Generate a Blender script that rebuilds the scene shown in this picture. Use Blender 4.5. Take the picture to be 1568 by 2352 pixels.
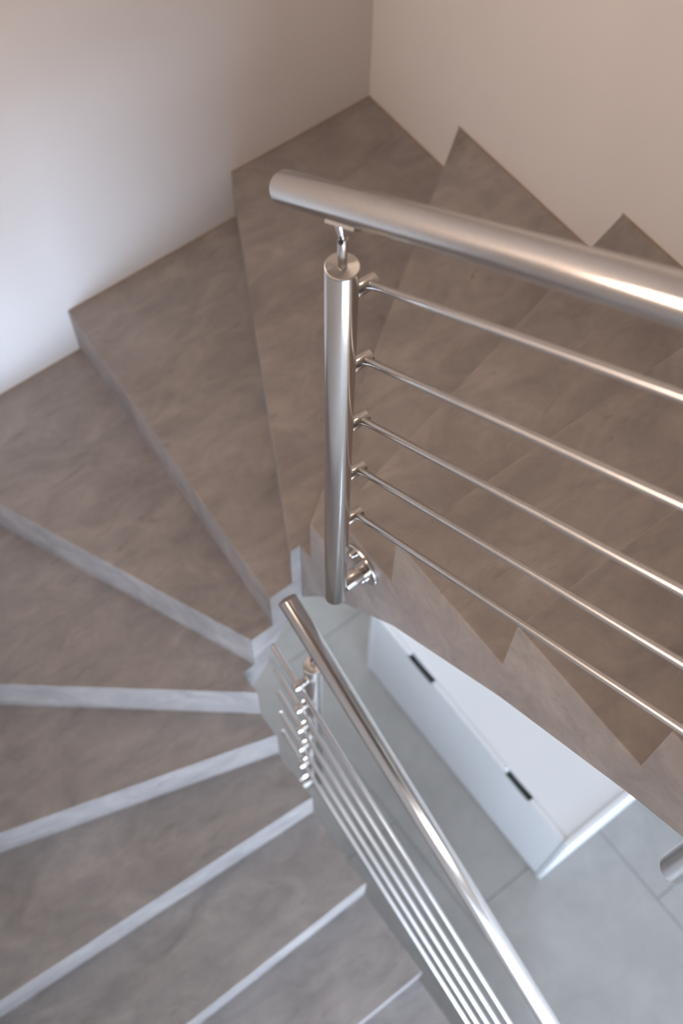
import bpy, bmesh, math
from mathutils import Vector, Matrix

for o in list(bpy.data.objects):
    bpy.data.objects.remove(o)
S = bpy.context.scene
COL = S.collection

# ------------------------------------------------------------------ camera
FPX = 2715.46                                   # focal length in pixels of a 1568 px wide frame
CAM = Vector((1.6666, 2.0044, 2.4745))
az, pt, rl = math.radians(225 + 6.2762), math.radians(62.9233), math.radians(1.6137)
F = Vector((math.cos(az) * math.cos(pt), math.sin(az) * math.cos(pt), -math.sin(pt)))
R = F.cross(Vector((0, 0, 1))).normalized()
U = R.cross(F)
R, U = R * math.cos(rl) + U * math.sin(rl), U * math.cos(rl) - R * math.sin(rl)
cam = bpy.data.objects.new('camera', bpy.data.cameras.new('camera'))
COL.objects.link(cam)
M = Matrix((R, U, -F)).transposed().to_4x4()
M.translation = CAM
cam.matrix_world = M
cam.data.sensor_fit = 'HORIZONTAL'
cam.data.sensor_width = 24.0
cam.data.lens = FPX * 24.0 / 1568
cam.data.clip_start = 0.02
cam.data.dof.use_dof = True
cam.data.dof.focus_distance = 1.8
cam.data.dof.aperture_fstop = 3.1
S.camera = cam

# ------------------------------------------------------------------ world, lights, exposure
W = bpy.data.worlds.new('world')
S.world = W
W.use_nodes = True
W.node_tree.nodes['Background'].inputs[0].default_value = (0.62, 0.74, 1.0, 1)
W.node_tree.nodes['Background'].inputs[1].default_value = 1.0


def area(name, loc, aim, sx, sy, power, col):
    l = bpy.data.lights.new(name, 'AREA')
    l.shape = 'RECTANGLE'
    l.size, l.size_y = sx, sy
    l.energy = power
    l.color = col
    o = bpy.data.objects.new(name, l)
    COL.objects.link(o)
    o.location = loc
    o.rotation_euler = (Vector(aim) - Vector(loc)).to_track_quat('-Z', 'Y').to_euler()
    return o


ROOM_Y, ROOM_X, FAR_X, FLOOR_Z, CEIL_Z, UP_Z = 9.0, 2.26, 6.0, -1.98, 3.55, 1.08
# daylight through the wide glazed doors of the lower room
area('daylight', (3.35, ROOM_Y - 0.05, -0.82), (3.35, 0, -0.82), 4.8, 2.2, 1080, (0.60, 0.76, 1.0))
# warm evening light through the wide window beside the upper flight
area('warm_daylight', (ROOM_X - 0.02, 0.95, 1.55), (0, 0.95, 1.35), 1.6, 0.36, 22.5, (1.0, 0.775, 0.63))

S.view_settings.view_transform = 'Standard'
S.view_settings.look = 'None'
S.view_settings.exposure = 0.0
S.view_settings.gamma = 1.0
S.view_settings.use_curve_mapping = False


# ------------------------------------------------------------------ materials
def mat(name):
    m = bpy.data.materials.new(name)
    m.use_nodes = True
    nt = m.node_tree
    return m, nt, nt.nodes['Principled BSDF']


def nd(nt, t, **kw):
    n = nt.nodes.new(t)
    for k, v in kw.items():
        setattr(n, k, v)
    return n


def noise(nt, vec, scale, detail=6, rough=0.55, dist=0.0):
    n = nd(nt, 'ShaderNodeTexNoise')
    n.inputs['Scale'].default_value = scale
    n.inputs['Detail'].default_value = detail
    n.inputs['Roughness'].default_value = rough
    n.inputs['Distortion'].default_value = dist
    nt.links.new(vec, n.inputs['Vector'])
    return n.outputs['Fac']


def ramp(nt, fac, stops):
    r = nd(nt, 'ShaderNodeValToRGB')
    e = r.color_ramp.elements
    while len(e) < len(stops):
        e.new(0.5)
    for i, (p, c) in enumerate(stops):
        e[i].position = p
        e[i].color = (*c, 1) if len(c) == 3 else c
    nt.links.new(fac, r.inputs['Fac'])
    return r.outputs['Color']


def mix(nt, fac, a, b, mode='MIX'):
    n = nd(nt, 'ShaderNodeMix', data_type='RGBA', blend_type=mode)
    for s, v in ((n.inputs[0], fac), (n.inputs[6], a), (n.inputs[7], b)):
        if hasattr(v, 'links'):
            nt.links.new(v, s)
        else:
            s.default_value = v if not isinstance(v, tuple) else (*v, 1)
    return n.outputs[2]


def bump(nt, b, h, strength, dist=0.002):
    n = nd(nt, 'ShaderNodeBump')
    n.inputs['Strength'].default_value = strength
    n.inputs['Distance'].default_value = dist
    nt.links.new(h, n.inputs['Height'])
    nt.links.new(n.outputs['Normal'], b.inputs['Normal'])


def pos(nt, sc=(1, 1, 1), rot=(0, 0, 0)):
    g = nd(nt, 'ShaderNodeNewGeometry')
    mp = nd(nt, 'ShaderNodeMapping')
    mp.inputs['Scale'].default_value = sc
    mp.inputs['Rotation'].default_value = rot
    nt.links.new(g.outputs['Position'], mp.inputs['Vector'])
    return mp.outputs['Vector']


def cement(name, lo, hi, dark, rough=0.5):
    m, nt, b = mat(name)
    v = pos(nt)
    big = noise(nt, v, 2.4, 4, 0.6, 0.8)
    c = ramp(nt, big, [(0.30, lo), (0.70, hi)])
    # cloudy trowel work, drawn out along one direction
    v2 = pos(nt, (5.0, 11.0, 8.0), (0.15, 0.1, 0.7))
    mid = noise(nt, v2, 1.0, 7, 0.64, 1.1)
    c = mix(nt, 0.75, c, ramp(nt, mid, [(0.25, (0.33, 0.33, 0.345)), (0.75, (0.67, 0.65, 0.625))]), 'OVERLAY')
    fine = noise(nt, pos(nt, (26, 34, 30), (0.3, 0.1, 0.5)), 1.0, 6, 0.66, 0.8)
    c = mix(nt, 0.38, c, ramp(nt, fine, [(0.25, (0.38, 0.38, 0.38)), (0.75, (0.60, 0.59, 0.58))]), 'OVERLAY')
    # sparse dark scratches where the trowel dragged
    v3 = pos(nt, (9.0, 24.0, 15.0), (0.1, 0.2, 0.55))
    st = noise(nt, v3, 1.0, 5, 0.6, 1.4)
    line = ramp(nt, st, [(0.59, (0, 0, 0)), (0.70, (1, 1, 1))])
    gate = ramp(nt, noise(nt, pos(nt, (1, 1, 1), (0.4, 0.9, 0.1)), 4.0, 3, 0.5), [(0.45, (0.03, 0.03, 0.03)), (0.63, (0.42, 0.42, 0.42))])
    f = nd(nt, 'ShaderNodeMath', operation='MULTIPLY')
    nt.links.new(line, f.inputs[0])
    nt.links.new(gate, f.inputs[1])
    c = mix(nt, f.outputs[0], c, dark)
    nt.links.new(c, b.inputs['Base Color'])
    b.inputs['Roughness'].default_value = rough
    b.inputs['Specular IOR Level'].default_value = 0.35
    bump(nt, b, noise(nt, v, 45, 6, 0.62, 0.3), 0.22, 0.002)
    return m


M_CEM = cement('microcement', (0.262, 0.238, 0.225), (0.352, 0.325, 0.311), (0.12, 0.10, 0.09))


def plain(name, col, rough, spec=0.5, var=0.0, vs=3.0, bs=0.0):
    m, nt, b = mat(name)
    v = pos(nt)
    n = noise(nt, v, vs, 5, 0.6, 0.3)
    a = tuple(x * (1 - var) for x in col)
    c = tuple(min(1, x * (1 + var)) for x in col)
    nt.links.new(ramp(nt, n, [(0.3, a), (0.7, c)]), b.inputs['Base Color'])
    b.inputs['Roughness'].default_value = rough
    b.inputs['Specular IOR Level'].default_value = spec
    if bs:
        bump(nt, b, noise(nt, v, 240, 3, 0.5), bs, 0.001)
    return m


M_WALL = plain('wall_paint', (0.735, 0.70, 0.675), 0.85, 0.2, 0.015, 2.0, 0.08)
M_CEIL = plain('ceiling_paint', (0.80, 0.78, 0.75), 0.9, 0.2, 0.01)
M_CAB = plain('white_lacquer', (0.68, 0.67, 0.655), 0.4, 0.4, 0.01)
M_SLOT_SHADE = plain('slot_shade', (0.06, 0.065, 0.06), 0.5, 0.4, 0.1)  # near-black, stands in for the shaded depth of the grip slots
M_GROUT = plain('grout', (0.17, 0.165, 0.155), 0.9, 0.2, 0.08, 20)
M_SEAL = plain('joint_filler', (0.36, 0.27, 0.20), 0.7, 0.3, 0.1, 30)
M_DARK = plain('black_screw', (0.02, 0.02, 0.02), 0.5, 0.4, 0.1)
M_FRAME = plain('window_frame_paint', (0.75, 0.75, 0.75), 0.5, 0.4, 0.01)

m, nt, b = mat('floor_tile')
v = pos(nt)
c = ramp(nt, noise(nt, v, 2.2, 6, 0.62, 0.7), [(0.28, (0.26, 0.242, 0.222)), (0.72, (0.345, 0.323, 0.298))])
c = mix(nt, 0.35, c, ramp(nt, noise(nt, v, 9, 6, 0.65, 1.0), [(0.3, (0.42, 0.42, 0.41)), (0.7, (0.58, 0.58, 0.59))]), 'OVERLAY')
nt.links.new(c, b.inputs['Base Color'])
b.inputs['Roughness'].default_value = 0.6
b.inputs['Specular IOR Level'].default_value = 0.25
M_TILE = m


def steel(name, rough, stretch, tangent=None, aniso=0.0, col=(0.62, 0.59, 0.56)):
    m, nt, b = mat(name)
    tc = nd(nt, 'ShaderNodeTexCoord')
    mp = nd(nt, 'ShaderNodeMapping')
    mp.inputs['Scale'].default_value = stretch
    nt.links.new(tc.outputs['Object'], mp.inputs['Vector'])
    n = noise(nt, mp.outputs['Vector'], 1.0, 4, 0.6)
    nt.links.new(ramp(nt, n, [(0.3, tuple(x * 0.95 for x in col)), (0.7, tuple(x * 1.05 for x in col))]), b.inputs['Base Color'])
    b.inputs['Metallic'].default_value = 1.0
    b.inputs['Roughness'].default_value = rough
    if aniso:
        b.inputs['Anisotropic'].default_value = aniso
        t = nd(nt, 'ShaderNodeTangent', direction_type='RADIAL', axis=tangent)
        nt.links.new(t.outputs[0], b.inputs['Tangent'])
    return m


M_POST = steel('brushed_steel_post', 0.215, (60, 60, 900))
M_RAIL = steel('brushed_steel_rail', 0.185, (300, 60, 300))
M_CAPS = steel('turned_steel_cap', 0.34, (400, 400, 400), 'Z', 0.95)
M_BAR = steel('polished_steel_bar', 0.28, (300, 40, 300), col=(0.66, 0.63, 0.60))
M_CHROME = steel('bright_steel', 0.2, (80, 80, 80))

m, nt, b = mat('window_glass')
b.inputs['Roughness'].default_value = 0.0
b.inputs['Transmission Weight'].default_value = 1.0
b.inputs['IOR'].default_value = 1.05
nt.links.new(ramp(nt, noise(nt, pos(nt), 1.0, 1), [(0, (0.97, 0.98, 0.98)), (1, (0.98, 0.98, 0.98))]), b.inputs['Base Color'])
M_GLASS = m

m, nt, b = mat('lamp_diffuser')
b.inputs['Base Color'].default_value = (0.9, 0.88, 0.84, 1)
b.inputs['Emission Color'].default_value = (1.0, 0.80, 0.62, 1)
b.inputs['Emission Strength'].default_value = 13.0
M_LAMP = m

m, nt, b = mat('fill_strip_glow')  # glow of the added strip above the lower railing
b.inputs['Base Color'].default_value = (0.9, 0.9, 0.9, 1)
b.inputs['Emission Color'].default_value = (0.86, 0.93, 1.0, 1)
b.inputs['Emission Strength'].default_value = 5.0
M_FILL_STRIP = m

m, nt, b = mat('fill_panel_glow')  # glow of the panel added under the landing slab
b.inputs['Base Color'].default_value = (0.9, 0.9, 0.9, 1)
b.inputs['Emission Color'].default_value = (0.90, 0.95, 1.0, 1)
b.inputs['Emission Strength'].default_value = 3.0
M_FILL_PANEL = m

m, nt, b = mat('fill_globe_glow')  # glow of the globe added below the winding steps
b.inputs['Base Color'].default_value = (0.9, 0.9, 0.9, 1)
b.inputs['Emission Color'].default_value = (0.78, 0.88, 1.0, 1)
b.inputs['Emission Strength'].default_value = 105.0
M_FILL_GLOBE = m


# ------------------------------------------------------------------ helpers
def empty(name, loc, label, cat, group=None):
    o = bpy.data.objects.new(name, None)
    COL.objects.link(o)
    o.location = loc
    o.empty_display_size = 0.1
    o['label'] = label
    o['category'] = cat
    if group:
        o['group'] = group
    return o


def wloc(o):
    p = Vector((0, 0, 0))
    while o is not None:
        p += o.location
        o = o.parent
    return p


def obj(name, bm, material, parent=None, origin=None, smooth=None, label=None):
    """bm is in world coordinates; nothing in the scene is rotated, so parents only shift."""
    me = bpy.data.meshes.new(name)
    bmesh.ops.recalc_face_normals(bm, faces=bm.faces)
    if origin is None:
        lo = Vector([min(v.co[i] for v in bm.verts) for i in range(3)])
        hi = Vector([max(v.co[i] for v in bm.verts) for i in range(3)])
        origin = Vector(((lo.x + hi.x) / 2, (lo.y + hi.y) / 2, lo.z))
    origin = Vector(origin)
    bmesh.ops.translate(bm, verts=bm.verts, vec=-origin)
    bm.to_mesh(me)
    bm.free()
    if smooth:
        me.polygons.foreach_set('use_smooth', [True] * len(me.polygons))
        me.set_sharp_from_angle(angle=math.radians(smooth))
    me.materials.append(material)
    o = bpy.data.objects.new(name, me)
    COL.objects.link(o)
    o.parent = parent
    o.location = origin - wloc(parent)
    if label:
        o['label'] = label
    return o


def struct(o):
    o['kind'] = 'structure'
    return o


def box(x0, x1, y0, y1, z0, z1, bev=0.0):
    bm = bmesh.new()
    vs = [bm.verts.new((x, y, z)) for x in (x0, x1) for y in (y0, y1) for z in (z0, z1)]
    for f in ((0, 1, 3, 2), (4, 6, 7, 5), (0, 4, 5, 1), (2, 3, 7, 6), (0, 2, 6, 4), (1, 5, 7, 3)):
        bm.faces.new([vs[i] for i in f])
    if bev:
        bmesh.ops.bevel(bm, geom=bm.edges[:], offset=bev, segments=2, affect='EDGES', profile=0.5)
    return bm


def prism(poly, z0, z1, bottoms=None):
    bm = bmesh.new()
    n = len(poly)
    lo = [bm.verts.new((p[0], p[1], bottoms[i] if bottoms else z0)) for i, p in enumerate(poly)]
    hi = [bm.verts.new((p[0], p[1], z1)) for p in poly]
    bm.faces.new(hi)
    bm.faces.new(lo[::-1])
    for i in range(n):
        j = (i + 1) % n
        bm.faces.new((lo[i], lo[j], hi[j], hi[i]))
    bmesh.ops.triangulate(bm, faces=[f for f in bm.faces if len(f.verts) > 4])
    return bm


def lathe(a, b, prof, seg=48, bm=None):
    """revolve prof [(t along a->b in metres, radius)] about the axis a->b"""
    bm = bm or bmesh.new()
    a, b = Vector(a), Vector(b)
    d = (b - a).normalized()
    s = d.orthogonal().normalized()
    q = d.cross(s)
    rings = []
    for t, r in prof:
        c = a + d * t
        if r < 1e-6:
            rings.append([bm.verts.new(c)])
        else:
            rings.append([bm.verts.new(c + (s * math.cos(2 * math.pi * i / seg) + q * math.sin(2 * math.pi * i / seg)) * r) for i in range(seg)])
    for A, B in zip(rings, rings[1:]):
        for i in range(seg):
            j = (i + 1) % seg
            if len(A) == 1 and len(B) > 1:
                bm.faces.new((A[0], B[i], B[j]))
            elif len(B) == 1 and len(A) > 1:
                bm.faces.new((A[i], A[j], B[0]))
            elif len(A) > 1:
                bm.faces.new((A[i], A[j], B[j], B[i]))
    if len(rings[0]) > 1:
        bm.faces.new(rings[0])
    if len(rings[-1]) > 1:
        bm.faces.new(rings[-1][::-1])
    return bm


def rod(a, b, r, bev=0.0008, seg=40):
    L = (Vector(b) - Vector(a)).length
    return lathe(a, b, [(0, r - bev), (bev * 0.3, r - bev * 0.3), (bev, r), (L - bev, r), (L - bev * 0.3, r - bev * 0.3), (L, r - bev)], seg)


# ------------------------------------------------------------------ the setting
WX, VX, WY = 1.006, 1.208, 1.03          # stair well: x from WX to VX, from y = WY on

g = struct(obj('floor', box(-0.02, FAR_X + 0.02, -0.02, ROOM_Y + 0.02, FLOOR_Z - 0.12, FLOOR_Z - 0.002), M_GROUT))
TW, TL, GAP = 0.586, 1.17, 0.0035
for r, (x0, yoff) in enumerate(((-0.304, 2.175 - 2 * TL), (0.282, 0.637 - TL), (0.868, 1.383 - 2 * TL), (1.454, 1.0 - 2 * TL), (2.04, 0.6 - TL), (2.626, 3.0 - TL), (3.212, 3.4 - TL), (3.798, 3.1 - TL), (4.384, 2.9 - TL), (4.97, 3.3 - TL), (5.556, 3.0 - TL))):
    k = 0
    while yoff + k * TL < ROOM_Y:
        a, c = max(x0 + GAP / 2, 0.001), min(x0 + TW - GAP / 2, (FAR_X if r > 3 else ROOM_X) - 0.001)
        y0, y1 = max(yoff + k * TL + GAP / 2, 3.001 if r > 3 else 0.001), min(yoff + (k + 1) * TL - GAP / 2, ROOM_Y - 0.001)
        if y1 - y0 > 0.02:
            obj('tile', box(a, c, y0, y1, FLOOR_Z - 0.008, FLOOR_Z, 0.0012), M_TILE, g)
        k += 1



def holed_wall(name, thick, span, hole, holez, axis):
    rects = [(span[0], hole[0], FLOOR_Z, CEIL_Z), (hole[1], span[1], FLOOR_Z, CEIL_Z), (hole[0], hole[1], holez[1], CEIL_Z)]
    if holez[0] > FLOOR_Z:
        rects.append((hole[0], hole[1], FLOOR_Z, holez[0]))
    bw = bmesh.new()
    for a, c, z0, z1 in rects:
        t = box(thick[0], thick[1], a, c, z0, z1) if axis == 0 else box(a, c, thick[0], thick[1], z0, z1)
        me = bpy.data.meshes.new('tmp')
        t.to_mesh(me)
        bw.from_mesh(me)
        bpy.data.meshes.remove(me)
        t.free()
    return struct(obj(name, bw, M_WALL))


struct(obj('wall_right', box(-0.2, 0, -0.2, ROOM_Y + 0.2, FLOOR_Z, CEIL_Z), M_WALL))
struct(obj('wall_left', box(0, ROOM_X, -0.2, 0, FLOOR_Z, CEIL_Z), M_WALL))
VY0, VY1, VZ0, VZ1 = 0.10, 1.80, 1.32, 1.78
holed_wall('wall_outer', (ROOM_X, ROOM_X + 0.2), (-0.2, 3.0), (VY0, VY1), (VZ0, VZ1), 0)
# back wall with the tall glazed door opening
DX0, DX1, DZ1 = 0.90, 5.80, 0.32
struct(obj('wall_return', box(ROOM_X + 0.2, FAR_X, 2.8, 3.0, FLOOR_Z, CEIL_Z), M_WALL))
struct(obj('wall_far', box(FAR_X, FAR_X + 0.2, 2.8, ROOM_Y + 0.2, FLOOR_Z, CEIL_Z), M_WALL))
struct(obj('added_light_block', box(0, ROOM_X, 2.62, 2.74, 0.03, UP_Z - 0.26), M_WALL))    # unseen block added to keep daylight off the upper left wall
holed_wall('wall_back', (ROOM_Y, ROOM_Y + 0.2), (0, FAR_X), (DX0, DX1), (FLOOR_Z, DZ1), 1)
struct(obj('ceiling', box(-0.2, FAR_X + 0.2, -0.2, ROOM_Y + 0.2, CEIL_Z, CEIL_Z + 0.15), M_CEIL))
win = struct(obj('window_1', box(DX0 + 0.05, DX1 - 0.05, ROOM_Y + 0.10, ROOM_Y + 0.106, FLOOR_Z + 0.05, DZ1 - 0.05), M_GLASS))
for q in ((DX0, DX0 + 0.05, FLOOR_Z, DZ1), (DX1 - 0.05, DX1, FLOOR_Z, DZ1), (DX0 + 0.05, DX1 - 0.05, FLOOR_Z, FLOOR_Z + 0.05),
          (DX0 + 0.05, DX1 - 0.05, DZ1 - 0.05, DZ1)):
    obj('window_frame', box(q[0], q[1], ROOM_Y + 0.07, ROOM_Y + 0.13, q[2], q[3], 0.003), M_FRAME, win)
win = struct(obj('window_2', box(ROOM_X + 0.10, ROOM_X + 0.106, VY0 + 0.05, VY1 - 0.05, VZ0 + 0.05, VZ1 - 0.05), M_GLASS))
for q in ((VY0, VY0 + 0.05, VZ0, VZ1), (VY1 - 0.05, VY1, VZ0, VZ1), (VY0 + 0.05, VY1 - 0.05, VZ0, VZ0 + 0.05), (VY0 + 0.05, VY1 - 0.05, VZ1 - 0.05, VZ1)):
    obj('window_frame', box(ROOM_X + 0.07, ROOM_X + 0.13, q[0], q[1], q[2], q[3], 0.003), M_FRAME, win)
# upper landing slab round the open well
sl = prism([(0, 2.225), (WX, 2.225), (WX, 3.6), (ROOM_X, 3.6), (ROOM_X, 3.0), (FAR_X, 3.0), (FAR_X, ROOM_Y), (0, ROOM_Y)], UP_Z - 0.26, UP_Z)
struct(obj('floor_landing', sl, M_CEIL))

# ------------------------------------------------------------------ the winding stair
RISE = 0.18
INNER = [(WX, 6.0), (WX, WY), (VX, WY), (VX, 6.0)]
OUTER = [(0, 6.0), (0, 0), (ROOM_X, 0), (ROOM_X, 6.0)]
# nosing lines: step number -> (point at the wall, point at the well)
NOSE = {6: ((0, 2.205), (WX, 2.205)), 5: ((0, 1.9175), (WX, 1.9175)), 4: ((0, 1.636), (WX, 1.636)), 3: ((0, 1.349), (WX, 1.342)),
        2: ((0, 0.935), (WX, 1.161)), 1: ((0, 0.371), (WX, 1.073)), 0: ((0.482, 0), (1.033, WY)), -1: ((1.044, 0), (1.10, WY)),
        -2: ((1.615, 0), (1.167, WY)), -3: ((ROOM_X, 0.244), (VX, 1.098)), -4: ((ROOM_X, 0.855), (VX, 1.175)),
        -5: ((ROOM_X, 1.267), (VX, 1.337)), -6: ((ROOM_X, 1.595), (VX, 1.596)), -7: ((ROOM_X, 1.874), (VX, 1.876)),
        -8: ((ROOM_X, 2.155), (VX, 2.155)), -9: ((ROOM_X, 2.435), (VX, 2.435)), -10: ((ROOM_X, 2.715), (VX, 2.715))}
SOFF = {6: 0.76, 5: 0.603, 4: 0.415, 3: 0.172, 2: -0.042, 1: -0.17, 0: -0.31, -1: -0.44, -2: -0.615, -3: -0.80, -4: -0.98,
        -5: -1.20, -6: -1.38, -7: -1.56, -8: -1.74, -9: -1.90, -10: FLOOR_Z}
KS = sorted(NOSE)


def param(path, p):
    """arc length of a point lying on a polyline"""
    s, best = 0.0, None
    for a, c in zip(path, path[1:]):
        a, c, q = Vector(a), Vector(c), Vector(p)
        L = (c - a).length
        t = max(0, min(1, (q - a).dot(c - a) / L / L))
        d = (a + (c - a) * t - q).length
        if best is None or d < best[0] - 1e-7:
            best = (d, s + t * L)
        s += L
    return best[1]


def along(path, s0, s1):
    """the path's corners strictly between two arc lengths"""
    out, s = [], 0.0
    for a, c in zip(path, path[1:]):
        s += (Vector(c) - Vector(a)).length
        if s0 + 1e-5 < s < s1 - 1e-5:
            out.append(c)
    return out


def shifted(k, t):
    """nosing line k moved t metres up the stair, cut at the wall and at the well"""
    o, i = Vector(NOSE[k][0]), Vector(NOSE[k][1])
    d = (i - o).normalized()
    n = Vector((-d.y, d.x))
    o2, i2 = o + n * t, i + n * t
    res = []
    for path, ref in ((OUTER, o), (INNER, i)):
        best = None
        for a, c in zip(path, path[1:]):
            a, c = Vector(a), Vector(c)
            e = c - a
            den = d.x * e.y - d.y * e.x
            if abs(den) < 1e-9:
                continue
            w = a - o2
            u = (w.x * d.y - w.y * d.x) / den
            if -1e-6 <= u <= 1 + 1e-6:
                p = a + e * u
                if best is None or (p - ref).length < best[0]:
                    best = ((p - ref).length, p)
        res.append((best[1].x, best[1].y))
    return res


RT, TT = 0.02, 0.03                     # riser and tread layer thickness
stair = empty('staircase', (WX, WY, FLOOR_Z), 'winding taupe microcement staircase turning round the open well between the walls', 'staircase')
LINE = {k: NOSE[k] for k in KS}
BACK = {k: shifted(k, RT) for k in KS}


def region(front, back):
    """plan polygon between two lines (wall point, well point); front is the lower one"""
    s0, s1 = param(OUTER, back[0]), param(OUTER, front[0])
    i0, i1 = param(INNER, back[1]), param(INNER, front[1])
    po = [back[0]] + along(OUTER, s0, s1) + [front[0]]
    pi = [back[1]] + along(INNER, i0, i1) + [front[1]]
    return po + pi[::-1], len(po), s0, s1, i0, i1


carc = bmesh.new()
for k in KS:
    z = k * RISE
    if k < 6:
        poly, npo, *_ = region(LINE[k], BACK[k + 1])
        bm = prism(poly, z - TT, z)
        bm.edges.ensure_lookup_table()
        # soften the nosing and the arris along the well
        pts = set()
        fr = [Vector((*p, z)) for p in (LINE[k][0], LINE[k][1])]
        sel = []
        inner_pts = [Vector((*p, z)) for p in poly[npo - 1:]] + [Vector((*poly[0], z))]
        for e in bm.edges:
            if all(abs(v.co.z - z) < 1e-6 for v in e.verts) and len(e.link_faces) == 2:
                if any(abs(f.normal.z) < 0.5 for f in e.link_faces):
                    a, c = e.verts[0].co, e.verts[1].co
                    for p, q in zip(inner_pts[:-2], inner_pts[1:-1]):
                        if ((a - p).length < 1e-5 and (c - q).length < 1e-5) or ((a - q).length < 1e-5 and (c - p).length < 1e-5):
                            sel.append(e)
        bm.normal_update()
        sel = []
        for e in bm.edges:
            a, c = e.verts[0].co, e.verts[1].co
            if abs(a.z - z) < 1e-6 and abs(c.z - z) < 1e-6:
                for p, q in zip(inner_pts[:-2], inner_pts[1:-1]):
                    if ((a - p).length < 1e-5 and (c - q).length < 1e-5) or ((a - q).length < 1e-5 and (c - p).length < 1e-5):
                        sel.append(e)
        if sel:
            bmesh.ops.bevel(bm, geom=sel, offset=0.003, segments=3, affect='EDGES', profile=0.5)
        tread = obj('tread', bm, M_CEM, stair)
        # thin filler joint where the tread meets the wall
        po = poly[:npo]
        for a, c in zip(po, po[1:]):
            A, C = Vector(a), Vector(c)
            if (C - A).length < 0.03:
                continue
            d = (C - A).normalized()
            n = Vector((-d.y, d.x)) * 0.0035
            if (A + C).length and (n.dot(Vector((WX + 0.1, 1.6)) - A) < 0):
                n = -n
            obj('joint_bead', prism([tuple(A), tuple(C), tuple(C + n), tuple(A + n)], z, z + 0.003), M_SEAL, tread)
        # carcass under the tread
        poly, npo, s0, s1, i0, i1 = region(BACK[k], BACK[k + 1])
        f0, f1 = SOFF[k + 1], SOFF[k]
        bots = []
        for j, p in enumerate(poly):
            if j < npo:
                t = (param(OUTER, p) - s0) / (s1 - s0)
            else:
                t = (param(INNER, p) - i0) / (i1 - i0)
            bots.append(max(FLOOR_Z, min(f0 + (f1 - f0) * t, z - TT - 0.02)))
        bm = prism(poly, 0, z - TT, bots)
        me = bpy.data.meshes.new('tmp')
        bm.to_mesh(me)
        bm.free()
        carc.from_mesh(me)
        bpy.data.meshes.remove(me)
    # riser under the nosing
    poly, *_ = region(LINE[k], BACK[k])
    zt = z - TT if k < 6 else z
    obj('riser', prism(poly, z - RISE, zt), M_CEM, stair)
obj('carcass', carc, M_CEM, stair, label='plastered stair side and underside facing the open well')

# ------------------------------------------------------------------ steel railings
DIA = 0.0445


def make_post(root, x, y, z0, z1, side, zrail, slope, bars, flange_y, flange_z, face_x):
    """side = -1: bars and flange on the -x side of the post, +1: on the +x side"""
    r = DIA / 2
    p = obj('post', rod((x, y, z0), (x, y, z1 - 0.003), r, 0.001, 64), M_POST, root, origin=(x, y, z0), smooth=30)
    obj('post_cap', lathe((x, y, z1 - 0.003), (x, y, z1), [(0, r - 0.0005), (0.0022, r), (0.003, r - 0.0008), (0.003, 0.002)], 64), M_CAPS, p, origin=(x, y, z1 - 0.003), smooth=30)
    # adjustable handrail support: pin, hinge, saddle
    under = zrail - r * math.sqrt(1 + slope * slope)
    pin = obj('pin', rod((x, y, z1), (x, y, z1 + 0.052), 0.0062, 0.0006, 24), M_CHROME, p, smooth=30)
    top = Vector((x, y - 0.010, under - 0.004))
    obj('hinge', rod((x, y, z1 + 0.046), top, 0.0058, 0.001, 20), M_CHROME, p, smooth=30)
    obj('hinge_screw', lathe((x + 0.004, y + 0.004, z1 + 0.052), (x + 0.010, y + 0.004, z1 + 0.052), [(0, 0.0035), (0.004, 0.0035), (0.0045, 0.003), (0.0045, 0.0014)], 16), M_DARK, p, smooth=30)
    d = Vector((0, 1, slope)).normalized()
    up = Vector((0, -slope, 1)).normalized()
    c = Vector((x, y, zrail))
    bm = bmesh.new()
    rows = []
    for t in (-0.036, 0.030):
        for rr in (r + 0.0004, r + 0.0045):
            rows.append([bm.verts.new(c + d * t + (Vector((1, 0, 0)) * math.sin(a) - up * math.cos(a)) * rr) for a in [math.radians(-32 + 8 * i) for i in range(9)]])
    a0, a1, b0, b1 = rows
    for i in range(8):
        bm.faces.new((a0[i], a0[i + 1], b0[i + 1], b0[i]))
        bm.faces.new((a1[i], b1[i], b1[i + 1], a1[i + 1]))
        bm.faces.new((a0[i], a1[i], a1[i + 1], a0[i + 1]))
        bm.faces.new((b0[i], b0[i + 1], b1[i + 1], b1[i]))
    for i in (0, 8):
        bm.faces.new((a0[i], b0[i], b1[i], a1[i]))
    obj('saddle', bm, M_CHROME, p, smooth=40)
    # bar holders
    bx = x + side * 0.043
    for zb in bars:
        obj('bar_holder', rod((x + side * (r - 0.002), y, zb), (bx + side * 0.0125, y, zb), 0.0106, 0.001, 36), M_CHROME, p, smooth=30)
    # side fixing: stub, round flange, dome nuts
    obj('stub', rod((x + side * (r - 0.003), y, flange_z), (face_x - side * 0.007, y, flange_z), 0.0185, 0.001, 40), M_CHROME, p, smooth=30)
    fl = obj('flange', lathe((face_x, flange_y, flange_z), (face_x - side * 0.01, flange_y, flange_z), [(0, 0.05), (0.006, 0.05), (0.0085, 0.0485), (0.0092, 0.046), (0.0092, 0.01)], 64), M_CHROME, p, smooth=30)
    for ang in (62, 242):
        ny, nz = flange_y + 0.034 * math.cos(math.radians(ang - 120)), flange_z + 0.034 * math.sin(math.radians(ang - 120))
        a = face_x - side * 0.009
        obj('dome_nut', lathe((a, ny, nz), (a - side * 0.02, ny, nz), [(0, 0.0085), (0.005, 0.0085), (0.0055, 0.0068), (0.009, 0.0065), (0.0125, 0.0048), (0.0145, 0.002), (0.0148, 0)], 20), M_CHROME, p, smooth=50)
    return p


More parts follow.
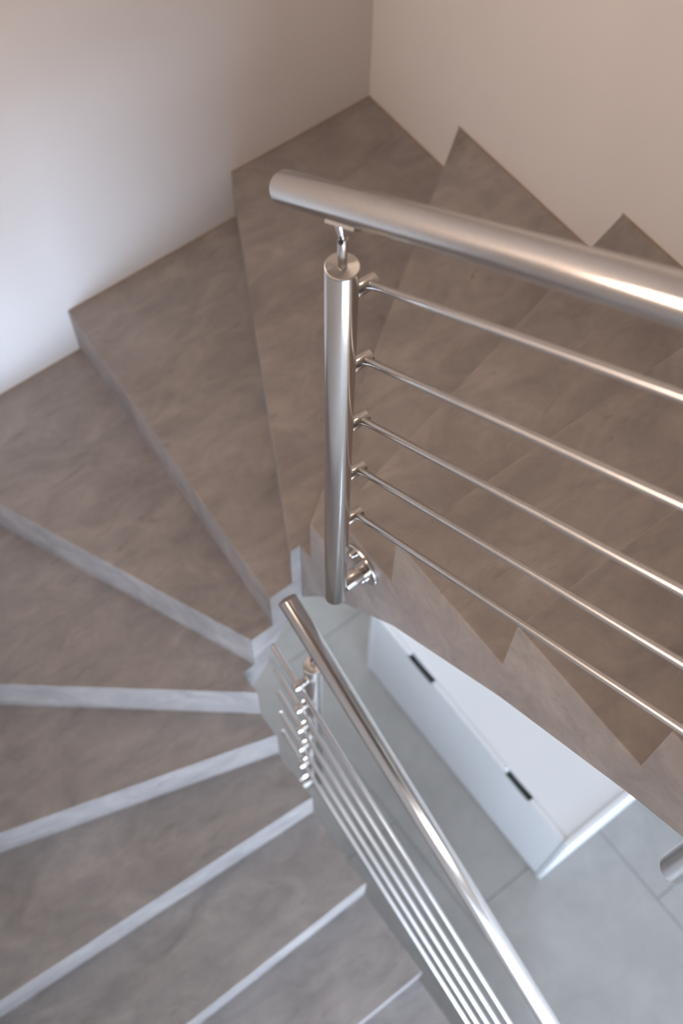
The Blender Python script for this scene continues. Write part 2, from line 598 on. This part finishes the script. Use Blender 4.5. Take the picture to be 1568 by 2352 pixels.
def handrail(root, x, y0, y1, z_at, slope):
    a, c = (x, y0, z_at(y0)), (x, y1, z_at(y1))
    L = (Vector(c) - Vector(a)).length
    r = DIA / 2
    h = obj('handrail', lathe(a, c, [(0.0015, r - 0.0002), (0.002, r), (L - 0.002, r), (L - 0.0015, r - 0.0002)], 72), M_RAIL, root, smooth=30)
    for s, e in ((a, c), (c, a)):
        obj('end_cap', lathe(s, e, [(0, r - 0.0025), (0.0006, r - 0.0008), (0.0022, r - 0.0003), (0.003, r - 0.0008)], 72), M_RAIL, h, smooth=50)
    return h


# upper railing, mounted on the side of the upper flight
UX, USL = 1.086, 0.648
uz = lambda y: 1.379 + USL * (y - 1.203)
up = empty('stair_railing', (UX, 1.268, 0.271), 'upper stainless railing fixed to the side of the higher flight, sharp in front', 'railing', 'stainless stair railings')
UB = [1.242, 1.069, 0.906, 0.747, 0.580]
PY, PY2 = 1.268, 2.054
BSL = 0.662
make_post(up, UX, PY, 0.271, 1.310, -1, uz(PY), USL, UB, 1.256, 0.298, WX)
make_post(up, UX, PY2, 0.771, 1.310 + USL * (PY2 - PY), -1, uz(PY2), USL, [z + BSL * (PY2 - PY) for z in UB], PY2 - 0.012, 0.798, WX)
handrail(up, UX, 1.148, 2.28, uz, USL)
for zb in UB:
    x = UX - 0.043
    obj('crossbar', rod((x, PY + 0.004, zb + 0.002), (x, 2.22, zb + BSL * (2.22 - PY)), 0.006, 0.0008, 28), M_BAR, up, smooth=30)

# lower railing, mounted on the side of the lower flight
LX, LSL = 1.128, -0.623
lz = lambda y: 0.078 + LSL * (y - 1.164)
lo = empty('stair_railing', (LX, 1.242, -1.18), 'lower stainless railing beside the descending flight, with bar ends passing its post', 'railing', 'stainless stair railings')
LB = [-0.205, -0.378, -0.548, -0.725, -0.900]
QY, QY2 = 1.242, 2.35
make_post(lo, LX, QY, -1.18, -0.135, 1, lz(QY), LSL, LB, QY - 0.012, -1.12, VX)
make_post(lo, LX, QY2, -1.18 + LSL * (QY2 - QY), -0.135 + LSL * (QY2 - QY), 1, lz(QY2), LSL, [z + LSL * (QY2 - QY) for z in LB], QY2 - 0.012, -1.12 + LSL * (QY2 - QY), VX)
handrail(lo, LX, 1.150, 2.55, lz, LSL)
for zb in LB:
    x = LX + 0.043
    y0, y1 = 1.142, 2.5
    obj('crossbar', rod((x, y0, zb + LSL * (y0 - QY)), (x, y1, zb + LSL * (y1 - QY)), 0.006, 0.0008, 28), M_BAR, lo, smooth=30)

# ------------------------------------------------------------------ white cabinet under the upper flight
CX, CY0, CY1, CZ = 0.580, 0.835, 1.862, -1.398
cab = empty('storage_cabinet', (0.30, (CY0 + CY1) / 2, FLOOR_Z), 'low white storage cabinet with two grip slots, standing on the tiles under the stairs', 'cabinet')
for y0 in (CY0, CY1 - 0.019):
    obj('side_panel', box(0.02, CX, y0, y0 + 0.019, FLOOR_Z, CZ + 0.004, 0.0015), M_CAB, cab)
obj('top_panel', box(0.02, CX - 0.020, CY0 + 0.0195, CY1 - 0.0195, CZ - 0.022, CZ - 0.004, 0.0012), M_CAB, cab)
obj('back_panel', box(0.02, 0.03, CY0 + 0.0195, CY1 - 0.0195, FLOOR_Z, CZ - 0.023), M_CAB, cab)
obj('bottom_panel', box(0.031, CX - 0.020, CY0 + 0.0195, CY1 - 0.0195, FLOOR_Z + 0.03, FLOOR_Z + 0.048), M_CAB, cab)
slots = [(1.035, 1.170), (1.550, 1.676)]
ya, yb, z0, z1, zd = CY0 + 0.021, CY1 - 0.021, FLOOR_Z + 0.012, CZ - 0.006, 0.020
outl = [(ya, z0), (yb, z0), (yb, z1)]
for s0, s1 in reversed(slots):
    outl += [(s1, z1), (s1 - 0.003, z1 - zd), (s0 + 0.010, z1 - zd), (s0, z1)]
outl += [(ya, z1)]
bm = bmesh.new()
fa = [bm.verts.new((CX - 0.002, y, z)) for y, z in outl]
fb = [bm.verts.new((CX - 0.0185, y, z)) for y, z in outl]
bm.faces.new(fa)
bm.faces.new(fb[::-1])
for i in range(len(outl)):
    j = (i + 1) % len(outl)
    bm.faces.new((fa[i], fa[j], fb[j], fb[i]))
bmesh.ops.triangulate(bm, faces=[f for f in bm.faces if len(f.verts) > 4])
fp = obj('drawer_front', bm, M_CAB, cab)
for s0, s1 in slots:
    obj('slot_shade_plate', box(CX - 0.018, CX - 0.004, s0 + 0.0105, s1 - 0.0035, z1 - zd, z1 - zd + 0.003), M_SLOT_SHADE, fp, label='dark plate painting the shade inside the grip slot')  # dark plate laid where the slot would only be in shade

# ------------------------------------------------------------------ warm stairwell ceiling lamp, then the added fill lights
def panel_lamp(label, mt, x, y, z, w, l):
    lamp = empty('ceiling_lamp', (x, y, z - 0.055), label, 'lamp')
    obj('diffuser', box(x - w + 0.01, x + w - 0.01, y - l + 0.01, y + l - 0.01, z - 0.05, z - 0.02, 0.004), mt, lamp)
    for q in ((-w, -w + 0.01, -l, l), (w - 0.01, w, -l, l), (-w + 0.01, w - 0.01, -l, -l + 0.01), (-w + 0.01, w - 0.01, l - 0.01, l)):
        obj('lamp_frame', box(x + q[0], x + q[1], y + q[2], y + q[3], z - 0.055, z, 0.002), M_FRAME, lamp)


panel_lamp('long slim warm ceiling lamp above the stairwell', M_LAMP, 0.50, 0.60, CEIL_Z, 0.07, 0.50)
panel_lamp('white glowing panel added out of view under the landing slab', M_FILL_PANEL, 1.5, 4.8, UP_Z - 0.26, 0.45, 0.7)  # panel added for the lower handrail's highlight
# glowing strip added out of view to put highlights on the lower railing
ll = empty('added_fill_strip', (1.3, 2.62, 0.26), 'long white glowing strip added out of view to brighten the lower railing', 'lamp')
obj('housing', box(0.62, 1.98, 2.594, 2.62, 0.26, 0.54, 0.003), M_FRAME, ll)
obj('diffuser', box(0.63, 1.97, 2.574, 2.594, 0.27, 0.53, 0.006), M_FILL_STRIP, ll)

# globe added out of sight to lift the floor under the winding steps
x, z = 0.80, -0.95
wl = empty('added_fill_globe', (x, 0, z), 'small round glowing globe added under the winding steps to brighten the floor', 'lamp')
obj('base', lathe((x, 0.0, z), (x, 0.02, z), [(0, 0.06), (0.016, 0.06), (0.02, 0.055)], 40), M_FRAME, wl, smooth=30)
obj('shade', lathe((x, 0.02, z), (x, 0.12, z), [(0, 0.075), (0.02, 0.09), (0.05, 0.092), (0.075, 0.075), (0.092, 0.045), (0.1, 0)], 40), M_FILL_GLOBE, wl, smooth=50)
